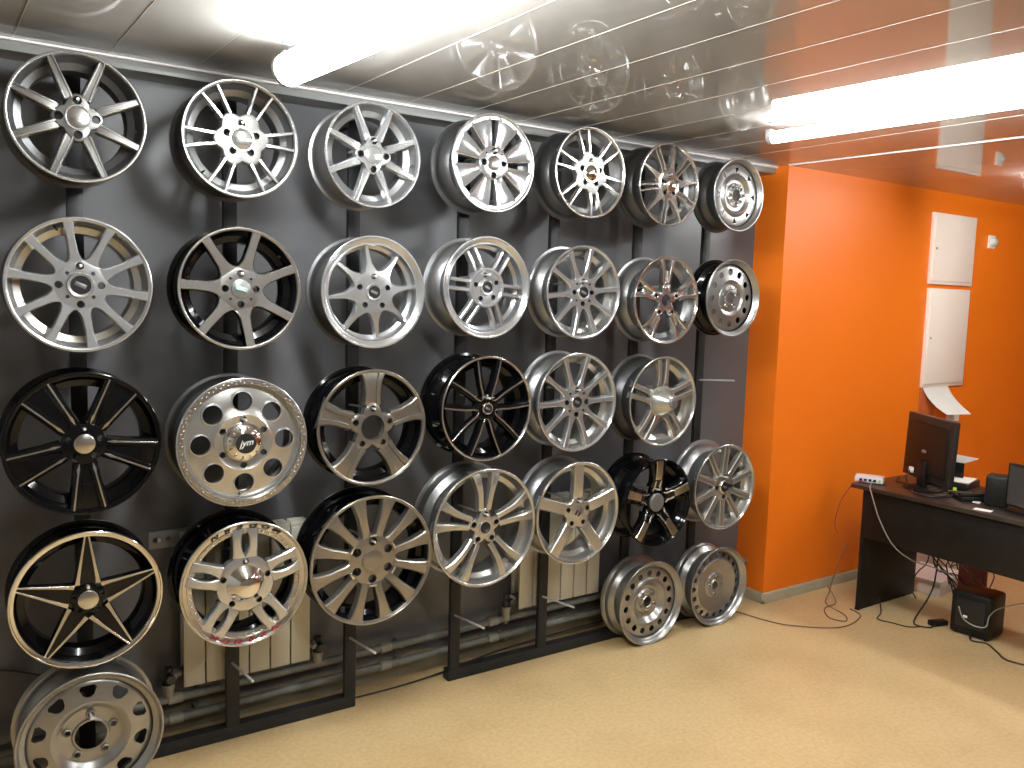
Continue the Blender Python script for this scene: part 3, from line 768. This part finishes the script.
# cornice along the grey wall
struct('trim_1', MB().box(-2.2, 3.81, 3.125, 3.25, ZC-.038, ZC-.008, 0, .002).box(-2.2, 3.81, 3.112, 3.25, ZC-.008, ZC, 1, .002), [M['cornice'], M['strip']])
# ceiling strip that starts at the pillar corner
st = Vector((3.80, 3.03)); en = Vector((3.995, .90)); dd = (en-st).normalized(); nn = Vector((-dd.y, dd.x))*.006
struct('trim_2', MB().add([(st.x-nn.x, st.y-nn.y, ZC-.004), (st.x+nn.x, st.y+nn.y, ZC-.004), (en.x+nn.x, en.y+nn.y, ZC-.004), (en.x-nn.x, en.y-nn.y, ZC-.004),
    (st.x-nn.x, st.y-nn.y, ZC+.001), (st.x+nn.x, st.y+nn.y, ZC+.001), (en.x+nn.x, en.y+nn.y, ZC+.001), (en.x-nn.x, en.y-nn.y, ZC+.001)],
    [(0, 1, 2, 3), (4, 5, 6, 7), (0, 1, 5, 4), (1, 2, 6, 5), (2, 3, 7, 6), (3, 0, 4, 7)]), M['strip'])
sm = MB()
k = -7
for i in range(-6, 9):
    xx = 1.30+.27*i
    if xx < -1.9 or xx > 3.65: continue
    sm.box(xx-.0012, xx+.0012, -3.3, 3.10, ZC-.0010, ZC+.001, 0, 0, Matrix.Rotation(.035, 3, 'Z'), (xx, 2.0, ZC))
struct('trim_3', sm, M['seam'])

# ------------------------------------------------------------------ ceiling lamps
def lamp(label, x, y, ln=1.25, ang=.094, n='fluorescent_lamp', rw=.024):
    """batten starting at (x, y) and running towards -Y, turned slightly"""
    t = thing(n, label, 'ceiling lamp', (x, y, ZC), ang)
    MB().box(-.013, .013, -ln, 0, -.010, 0, 0, .002).build('housing', M['lamp_body'], t)
    MB().cyl((0, -.020, -.040-rw), (0, -ln+.020, -.040-rw), rw, 20).build('tube', M['tube'], t, 50)
    for yy in (0, -ln):
        MB().cyl((0, yy-(.020 if yy == 0 else 0), -.040-rw), (0, yy+(0 if yy == 0 else .020), -.040-rw), rw*1.04, 20).box(-.012, .012, yy-.012, yy+.012, -.042-rw, -.03).build('end_cap', M['lamp_body'], t)
    return t
lamp('lit white tube lamp at the upper left, over the third wheel column', .875, 2.60, rw=.048)  # tube thickened so its shape stands in for the spread of glare
lamp('lit white tube lamp over the middle of the room, ending short of the orange wall', 2.87, 2.40)
lamp('lit white tube lamp above the far side of the dark desk', 5.02, 2.38)
lamp('lit white tube lamp continuing the middle row towards the viewer', 3.02, .85)
lamp('lit white tube lamp added unseen above the viewer, in line with the left lamp', 1.05, .75)  # added lamp out of view, keeps the wheel fronts bright

# ------------------------------------------------------------------ radiators, pipes
def radiator(label, x0, n, z0=.222, z1=.80, y0=3.13, y1=3.215, valve_right=True):
    p = .0815
    t = thing('radiator', label, 'radiator', (x0, y1, z0))
    T = lambda o: (setattr(o, 'location', (-x0, -y1, -z0)), o)[1]
    for i in range(n):
        a = x0+i*p+.0022; b_ = x0+(i+1)*p-.0022
        mb = MB().box(a, b_, y0, y0+.012, z0, z1-.02, 0, .004)
        mb.box((a+b_)/2-.006, (a+b_)/2+.006, y0+.012, y1-.012, z0+.01, z1-.04)
        mb.box(a+.006, b_-.006, y1-.014, y1, z0+.01, z1-.03, 0, .003)
        for q in range(3): mb.box(a+.004, b_-.004, y0+.020+q*.022, y0+.026+q*.022, z1-.06, z1, 0, .001)
        mb.box(a, b_, y0+.004, y0+.014, z1-.03, z1-.004, 0, .003)
        T(mb.build('section', M['rad'], t))
    W = x0+n*p
    T(MB().cyl((x0, (y0+y1)/2, z0+.045), (W, (y0+y1)/2, z0+.045), .02, 16).build('manifold', M['rad_dark'], t))
    T(MB().cyl((x0, (y0+y1)/2, z1-.08), (W, (y0+y1)/2, z1-.08), .02, 16).build('manifold', M['rad_dark'], t))
    for sx, xx in ((-1, x0), (1, W)):
        if sx == 1 and not valve_right: continue
        T(MB().cyl((xx, 3.17, z0+.045), (xx+sx*.045, 3.17, z0+.045), .013, 12).cyl((xx+sx*.016, 3.17, z0+.045), (xx+sx*.030, 3.17, z0+.045), .020, 6).build('union_nut', M['bracket'], t))
        T(MB().cyl((xx+sx*.045, 3.17, z0+.075), (xx+sx*.045, 3.17, z0+.01), .015, 12).cyl((xx+sx*.045, 3.17, z0+.048), (xx+sx*.045, 3.125, z0+.048), .010, 10).cyl((xx+sx*.045, 3.128, z0+.048), (xx+sx*.045, 3.112, z0+.048), .017, 10).build('valve', M['valve'], t))
        T(MB().cyl((xx+sx*.045, 3.17, z0+.012), (xx+sx*.045, 3.17, .185), .019, 14).cyl((xx+sx*.045, 3.17, z0+.012), (xx+sx*.045, 3.17, z0-.006), .022, 14).build('riser', M['fitting'], t))
    return t
radiator('cream sectional radiator behind the lettered wheel at the left', .665, 6)
radiator('cream sectional radiator behind the plain five-spoke wheel', 2.170, 6, z0=.240, z1=.76, valve_right=False)
for nm, zz, r, lb in (('heating_pipe', .168, .016, 'upper grey heating pipe along the foot of the grey wall'), ('heating_pipe', .088, .017, 'lower grey heating pipe along the foot of the grey wall')):
    mb = MB().cyl((-2.19, 3.175, zz-.035), (3.80, 3.175, zz+.045), r, 14)
    t = mb.build(nm, M['pipe']); tag(t, lb, 'pipe')
    for cx_ in (.62, 1.48, 2.03):
        MB().cyl((cx_, 3.175, zz-.035+(cx_+2.19)*.01336), (cx_+.05, 3.175, zz-.035+(cx_+2.24)*.01336), r+.005, 14).build('coupling', M['fitting'], t)
        MB().box(cx_+.10, cx_+.115, 3.18, 3.249, zz-.010, zz+.018, 0, .002).build('clip', M['fitting'], t)
# perforated bracket strip on wall
bk = MB().box(.572, .72, 3.236, 3.249, .735, .800, 0, .002)
tb = thing('wall_bracket', 'perforated metal strip on the grey wall between the star wheel and lettered wheel', 'bracket', (.64, 3.25, .735))
ct = MB()
for i in range(3): ct.cyl((.595+.045*i, 3.2, .768), (.595+.045*i, 3.3, .768), .010, 12)
o = link('plate', cut(bk, ct, [M['bracket'], M['bracket']], 'plate'), tb); o.location = (-.64, -3.25, -.735)
o = MB().box(.60, .612, 3.225, 3.237, .762, .774, 0, .002).build('screw', M['zinc'], tb); o.location = (-.64, -3.25, -.735)

# ------------------------------------------------------------------ desk and things on it
DX, DY, DZ = 4.196, 2.69, .72
td = thing('desk', 'dark brown office desk with modesty panel in front of the orange wall', 'desk', (DX, DY, 0))
def dp(n, mb, m, lb=None):
    o = mb.build(n, m, td); o.location = (-DX, -DY, 0)
    if lb: o['label'] = lb
    return o
dp('tabletop', MB().box(DX-.035, DX+.60, 1.0, DY+.075, DZ-.022, DZ, 0, .0015), M['desktop'])
dp('modesty_panel', MB().box(DX, DX+.018, 1.05, DY, .425, DZ-.022, 0, .001), M['desk'])
dp('side_panel', MB().box(DX, DX+.56, DY-.001, DY+.018, .002, DZ-.022, 0, .001), M['desk'])
dp('side_panel', MB().box(DX, DX+.50, 1.03, 1.048, .002, DZ-.022, 0, .001), M['desk'])
for fy in (DY+.009, 1.039):
    for fx in (DX+.012, DX+.46):
        dp('foot', MB().box(fx-.012, fx+.012, fy-.012, fy+.012, 0, .012, 0, .002), M['plastic2'])

def local(o, loc): o.location = tuple(-v for v in loc)
# monitor seen from behind
def monitor():
    A = Vector((4.545, 2.675)); B = Vector((4.315, 2.285)); mid = (A+B)/2; u = (A-B).normalized(); W = (A-B).length
    ang = math.atan2(u.y, u.x)       # local +X along the screen, local +Y = back normal
    t = thing('monitor', 'black flat monitor seen from behind on the dark desk', 'monitor', (mid.x, mid.y, DZ), ang)
    tl = Matrix.Rotation(math.radians(2), 3, 'X')
    MB().box(-W/2, W/2, -.018, .014, .045, .400, 0, .004, tl, (0, 0, .2)).build('frame', M['plastic2'], t)
    MB().box(-W/2+.03, W/2-.03, .010, .026, .085, .36, 0, .006, tl, (0, 0, .2)).build('back_cover', M['plastic'], t)
    MB().box(-W/2+.015, W/2-.015, -.020, -.017, .10, .385, 0, 0, tl, (0, 0, .2)).build('screen', M['screen'], t)
    MB().box(-.035, .035, .018, .045, .012, .16, 0, .008).build('stand_neck', M['plastic'], t)
    MB().lathe([(.0001, 0), (.10, 0), (.105, .006), (.06, .014), (.0001, .016)], 40).build('stand_base', M['plastic'], t)
    b = [o for o in t.children if o.name.startswith('stand_base')][0]; b.rotation_euler = (PI/2, 0, 0); b.location = (0, .02, 0)
    MB().box(-.02, .02, .030, .034, .20, .215, 0, .001, tl, (0, 0, .2)).build('badge_plate', M['bracket'], t)
    MB().box(.07, .10, .040, .055, .075, .105, 0, .002).build('plug', M['paper'], t)
    MB().tube([(.085, .05, .09), (.09, .07, .05), (.05, .09, .02), (.14, .10, .012), (.22, .04, .012)], .004).build('cord', M['cable'], t)
    return t
tm = monitor()
# router
def router():
    t = thing('router', 'small white router with plugged cables on the far corner of the desk', 'router', (4.29, 2.735, DZ), math.radians(-62))
    MB().box(-.075, .075, -.05, .05, .004, .036, 0, .006).build('case', M['router'], t)
    for i in range(4): MB().box(-.05+i*.024, -.034+i*.024, -.0515, -.045, .012, .026, 0, .001).build('port', M['plastic'], t)
    MB().box(.050, .062, -.052, -.045, .010, .028, 0, .001).build('port', M['green'], t)
    for i in range(9): MB().box(-.065+i*.015, -.058+i*.015, -.03, .03, .0355, .0375).build('vent_rib', M['router'], t)
    for sx in (-1, 1):
        MB().box(sx*.06-.006, sx*.06+.006, -.02, .02, 0, .005).build('foot', M['plastic'], t)
    return t
router()
# speaker cube, second screen, loose things
t = thing('speaker', 'small black desktop speaker beside the second screen', 'speaker', (4.40, 2.09, DZ), .3)
MB().box(-.06, .06, -.05, .05, .002, .155, 0, .008).build('cabinet', M['plastic'], t)
MB().lathe([(.0001, -.004), (.02, 0), (.034, -.004), (.038, -.001), (.038, .004), (.0001, .004)], 24, 0, True, 0, -.052, .085).build('cone', M['plastic2'], t)
t = thing('screen', 'dark grey flat screen at the right edge of the desk', 'screen', (4.33, 1.90, DZ), math.radians(75))
MB().box(-.16, .13, -.012, .012, .02, .235, 0, .004).build('housing', M['plastic'], t)
MB().box(-.15, .12, .011, .014, .03, .225).build('glass', M['screen'], t)
MB().box(-.10, .10, -.05, .05, 0, .012, 0, .003).build('stand_base', M['plastic'], t)
MB().box(-.02, .02, -.012, .01, .012, .04).build('stand_neck', M['plastic'], t)
def slab(name, label, cat, x, y, sx, sy, h, m, rz=0, z=DZ, bev=.002):
    t = tag(MB().box(-sx/2, sx/2, -sy/2, sy/2, 0, h, 0, bev).build(name, m), label, cat); t.location = (x, y, z); t.rotation_euler = (0, 0, rz); return t
def phone():
    t = thing('telephone', 'low black desk telephone in front of the monitor side papers', 'telephone', (4.40, 2.245, DZ), .9)
    MB().box(-.08, .08, -.06, .06, 0, .022, 0, .005).build('body', M['plastic'], t)
    MB().box(-.07, -.03, -.062, .062, .022, .042, 0, .008).build('handset', M['plastic'], t)
    mb = MB()
    for i in range(3):
        for j in range(4): mb.box(.0+i*.02, .014+i*.02, -.045+j*.022, -.031+j*.022, .021, .026, 0, .001)
    mb.build('keypad', M['greycap'], t)
phone()
slab('gadget', 'small lime green plastic piece on the desk', 'gadget', 4.50, 2.375, .07, .04, .018, M['green'], .5)
slab('paper_sheet', 'folded white paper lying near the speaker', 'paper', 4.36, 2.17, .05, .035, .004, M['paper'], .3)
slab('paper_sheet', 'white paper scrap at the desk edge by the second screen', 'paper', 4.215, 2.065, .05, .08, .003, M['paper'], .2)
slab('document_stack', 'dark folders stacked behind the monitor on the desk', 'folders', 4.64, 2.46, .20, .24, .040, M['plastic2'], .2)
slab('paper_sheet', 'white sheets lying on the dark folders', 'paper', 4.64, 2.46, .18, .22, .006, M['paper'], .25, DZ+.040)
slab('keyboard', 'black keyboard lying between the monitor and the speaker', 'keyboard', 4.60, 2.22, .15, .20, .018, M['plastic'], .1)
def curl(name, label, x0, x1, z0, z1, y, dy, skew, m=None):
    """curled sheet hanging on the wall, top edge at z1"""
    v = []; f = []; n = 10; th = .0012
    for s in (0, 1):
        for i in range(n+1):
            t = i/n; z = z1+(z0-z1)*t; yy = y-dy*t*t+s*th
            v += [(x0+skew*t, yy, z-.03*t*(1-t)), (x1+skew*.9*t, yy-.01*t, z-.01*t)]
    k = 2*(n+1)
    for i in range(n): f += [(2*i, 2*i+1, 2*i+3, 2*i+2), (k+2*i, k+2*i+2, k+2*i+3, k+2*i+1), (2*i, 2*i+2, k+2*i+2, k+2*i), (2*i+1, k+2*i+1, k+2*i+3, 2*i+3)]
    f += [(0, k, k+1, 1), (2*n, 2*n+1, k+2*n+1, k+2*n)]
    return tag(MB().add(v, f).build(name, m or M['paper'], None, 60), label, 'paper')
curl('paper_sheet', 'curled white sheet hanging below the lower white wall cabinet', 5.26, 5.56, 1.02, 1.20, 3.026, .10, .14)
slab('paper_sheet', 'small pink-white sheet on the wall just above the monitor', 'paper', 5.68, 3.0375, .16, .004, .07, M['paper'], 0, .945, 0)
t = thing('paper_holder', 'black upright holder with a pointed white sheet behind the monitor', 'holder', (4.74, 2.47, DZ))
MB().box(-.06, .04, -.05, .06, 0, .012, 0, .002).box(-.055, -.047, -.05, .06, .012, .13, 0, .002).build('stand', M['plastic'], t)
MB().add([(-.04, .06, .100), (-.04, -.02, .115), (-.02, -.115, .165), (-.03, .06, .172), (-.042, .06, .100), (-.042, -.02, .115), (-.022, -.115, .165), (-.032, .06, .172)],
    [(0, 1, 2, 3), (7, 6, 5, 4), (0, 4, 5, 1), (1, 5, 6, 2), (2, 6, 7, 3), (3, 7, 4, 0), ]).add([(-.05, -.04, .012), (-.035, -.04, .012), (-.035, .05, .012), (-.05, .05, .012), (-.05, -.02, .11), (-.035, -.02, .11), (-.035, .05, .11), (-.05, .05, .11)], [(0, 1, 2, 3), (4, 5, 6, 7), (0, 1, 5, 4), (1, 2, 6, 5), (2, 3, 7, 6), (3, 0, 4, 7)]).build('sheet', M['paper'], t)

# wall cabinets
def cabinet(label, x0, x1, z0, z1):
    t = thing('wall_cabinet', label, 'cabinet', ((x0+x1)/2, 3.04, z0))
    def P(n, mb, m): o = mb.build(n, m, t); o.location = (-(x0+x1)/2, -3.04, -z0); return o
    P('frame', MB().box(x0, x1, 3.022, 3.0395, z0, z1, 0, .002), M['cabinet'])
    P('door', MB().box(x0+.018, x1-.018, 3.014, 3.023, z0+.022, z1-.022, 0, .002), M['cabinet'])
    P('lock', MB().cyl((x0+.04, 3.015, (z0+z1)/2), (x0+.04, 3.009, (z0+z1)/2), .008, 12), M['bracket'])
    return t
cabinet('white metal wall cabinet, upper of the two on the orange wall', 5.235, 5.755, 1.868, 2.325)
cabinet('white metal wall cabinet, lower of the two, above the monitor', 5.245, 5.745, 1.195, 1.842)
t = thing('wall_sensor', 'small grey sensor high on the orange wall right of the cabinets', 'sensor', (5.99, 3.04, 2.18))
MB().box(-.045, .045, -.012, -.0005, -.045, .045, 0, .004).build('base_plate', M['cabinet'], t)
MB().lathe([(.0001, -.045), (.018, -.042), (.028, -.028), (.030, -.010), (.0001, -.010)], 24).build('lens', M['socket'], t)
t = thing('wall_stripe', 'brown-red vertical duct on the wall below the lower cabinet', 'stripe', (5.32, 3.04, .80))
MB().box(-.07, .10, -.012, -.0005, 0, .39, 0, .002).build('cover', mat('rust_brown_stripe', (.42, .09, .02), .5), t)  # thin brown-red slab, darker than the orange wall it lies on

# ------------------------------------------------------------------ under the desk
def sub():
    t = thing('subwoofer', 'black subwoofer box with looping cables on the floor under the desk', 'subwoofer', (4.47, 2.17, 0), .08)
    MB().box(-.10, .09, -.10, .10, .006, .236, 0, .016).build('cabinet', M['plastic'], t)
    for a in (-1, 1):
        for b in (-1, 1): MB().cyl((a*.070, b*.078, 0), (a*.070, b*.078, .009), .012, 10).build('foot', M['plastic2'], t)
    MB().box(-.1035, -.098, -.07, .07, .05, .20, 0, .002).build('rear_panel', M['plastic2'], t)
    MB().box(-.108, -.102, .01, .03, .10, .112, 0, .001).build('jack', M['paper'], t)
    MB().tube([(-.106, .055, .15), (-.125, .02, .10), (-.13, -.04, .08), (-.12, -.09, .09), (-.105, -.10, .15), (-.04, -.135, .19), (.2, -.25, .22)], .0035).build('cord', M['cable_grey'], t)
sub()
def carton(label, x, y, sx, sy, h, rz, z=0):
    t = thing('carton', label, 'box', (x, y, z), rz)
    MB().box(-sx/2, sx/2, -sy/2, sy/2, 0, h-.006, 0, .002).build('body', M['card'], t)
    MB().box(-sx/2-.002, sx/2+.002, -sy/2-.002, sy/2+.002, h-.05, h, 0, .002).build('lid', M['card'], t)
carton('low white box on the floor under the desk beside its side panel', 4.98, 2.72, .34, .26, .09, .12)
carton('white box behind the low one under the desk, half hidden by cables', 5.34, 2.85, .30, .22, .24, -.05)
slab('folder', 'dark red folder standing behind the subwoofer under the desk', 'folder', 5.05, 2.50, .02, .16, .34, mat('dark_red_card', (.16, .02, .02), .5), .1, 0)
slab('power_adaptor', 'black power adaptor lying on the floor in front of the desk', 'adaptor', 4.39, 2.335, .10, .045, .028, M['plastic'], math.radians(-18), 0, .005)

def cable(label, pts, r, m, name='cable'):
    return tag(MB().tube(pts, r, 6, 8).build(name, M[m], None, 60), label, 'cable')
cable('thin brown cable running over the floor from the steel wheel to the desk', [(3.36, 3.10, .004), (3.544, 3.03, .004), (3.60, 2.86, .004), (3.663, 2.734, .004), (3.878, 2.58, .004), (4.119, 2.62, .004), (4.17, 2.72, .004)], .0035, 'cable_brown')
cable('brown looped cable on the floor by the desk corner', [(4.22, 2.80, .36), (4.19, 2.84, .20), (4.17, 2.86, .06), (4.12, 2.84, .004), (4.06, 2.68, .004), (3.98, 2.62, .004), (3.95, 2.70, .004), (4.05, 2.80, .004), (4.15, 2.80, .02), (4.15, 2.86, .10)], .0035, 'cable_brown')
cable('dark red cable hanging from the router down the orange wall side', [(4.23, 2.72, .735), (4.155, 2.74, .732), (4.135, 2.76, .69), (4.12, 2.80, .60), (4.12, 2.82, .48), (4.14, 2.81, .42)], .003, 'cable_red')
cable('grey green cable hanging from the router across the desk panel', [(4.22, 2.67, .742), (4.15, 2.64, .728), (4.145, 2.62, .68), (4.17, 2.58, .55), (4.182, 2.50, .43), (4.24, 2.42, .36), (4.32, 2.34, .33), (4.37, 2.26, .30)], .0035, 'cable_grey')
cable('black cable from under the desk to the power adaptor', [(4.50, 2.42, .42), (4.50, 2.43, .20), (4.46, 2.44, .10), (4.36, 2.44, .02), (4.28, 2.40, .004), (4.30, 2.33, .006), (4.36, 2.33, .012)], .0045, 'cable')
cable('black cable along the floor before the desk side panel', [(4.36, 2.665, .05), (4.28, 2.60, .004), (4.17, 2.55, .004), (4.19, 2.47, .004), (4.21, 2.40, .004), (4.28, 2.36, .004)], .0035, 'cable')
cable('black cable curling from the subwoofer to the lower right floor', [(4.37, 2.15, .02), (4.33, 2.12, .004), (4.36, 2.06, .004), (4.30, 1.98, .004), (4.24, 1.90, .004), (4.28, 1.78, .004)], .005, 'cable')
rnd = random.Random(5)
for i in range(14):
    P = []; x = 4.45+rnd.random()*.35; y = 2.62-rnd.random()*.2
    for k in range(6):
        P.append((x, y, max(.03, .40-.06*k+rnd.uniform(-.05, .05)))); x += rnd.uniform(-.10, .10); y -= rnd.uniform(-.02, .10)
    tag(MB().tube(P, .0035, 5, 6).build('cable', M['cable' if i % 3 else 'cable_brown'], None, 60), 'tangled dark cable hanging under the desk beside the subwoofer', 'cable', 'tangled cables under the desk')
cable('thin black cable lying along the foot of the grey wall behind the racks', [(.45, 3.20, .02), (.62, 3.16, .006), (.80, 3.15, .004), (1.05, 3.16, .004), (1.25, 3.155, .004), (1.40, 3.145, .004), (1.60, 3.15, .004), (1.80, 3.165, .01), (2.1, 3.19, .03), (2.6, 3.20, .045), (3.0, 3.20, .05)], .004, 'cable')
cable('thin dark cable sagging on the wall at the left of the steel wheel', [(-.30, 3.24, .42), (.0, 3.235, .40), (.12, 3.235, .375), (.30, 3.235, .30), (.45, 3.235, .27)], .0035, 'cable')
cable('black monitor cables lying across the desk', [(4.42, 2.55, DZ+.012), (4.33, 2.50, DZ+.006), (4.26, 2.46, DZ+.006), (4.23, 2.40, DZ+.006), (4.25, 2.33, DZ+.006), (4.35, 2.30, DZ+.008), (4.50, 2.33, DZ+.008)], .006, 'cable')

# ------------------------------------------------------------------ world, camera, view
w = bpy.data.worlds.new('world'); SC.world = w; w.use_nodes = True
w.node_tree.nodes['Background'].inputs['Color'].default_value = (.05, .05, .055, 1)
w.node_tree.nodes['Background'].inputs['Strength'].default_value = .3
R_ = [[0.8321510917466217, -0.03315342995006461, 0.553557052694166], [-0.5538200410490585, -0.1008486898163054, 0.8265064451622586], [0.028423979969818314, -0.9943492303234718, -0.10228238126771683]]
cam = bpy.data.cameras.new('camera'); co = bpy.data.objects.new('camera', cam); COL.objects.link(co)
mw = Matrix.Identity(4)
for i in range(3): mw[i][0] = R_[i][0]; mw[i][1] = -R_[i][1]; mw[i][2] = -R_[i][2]
mw[0][3], mw[1][3], mw[2][3] = 0, 0, 1.7
co.matrix_world = mw
cam.sensor_width = 36; cam.lens = 834.8413/1024*36; cam.clip_start = .02
SC.camera = co
SC.view_settings.view_transform = 'Standard'; SC.view_settings.look = 'None'
SC.view_settings.gamma = 1; SC.view_settings.use_curve_mapping = False
SC.view_settings.exposure = 0.0
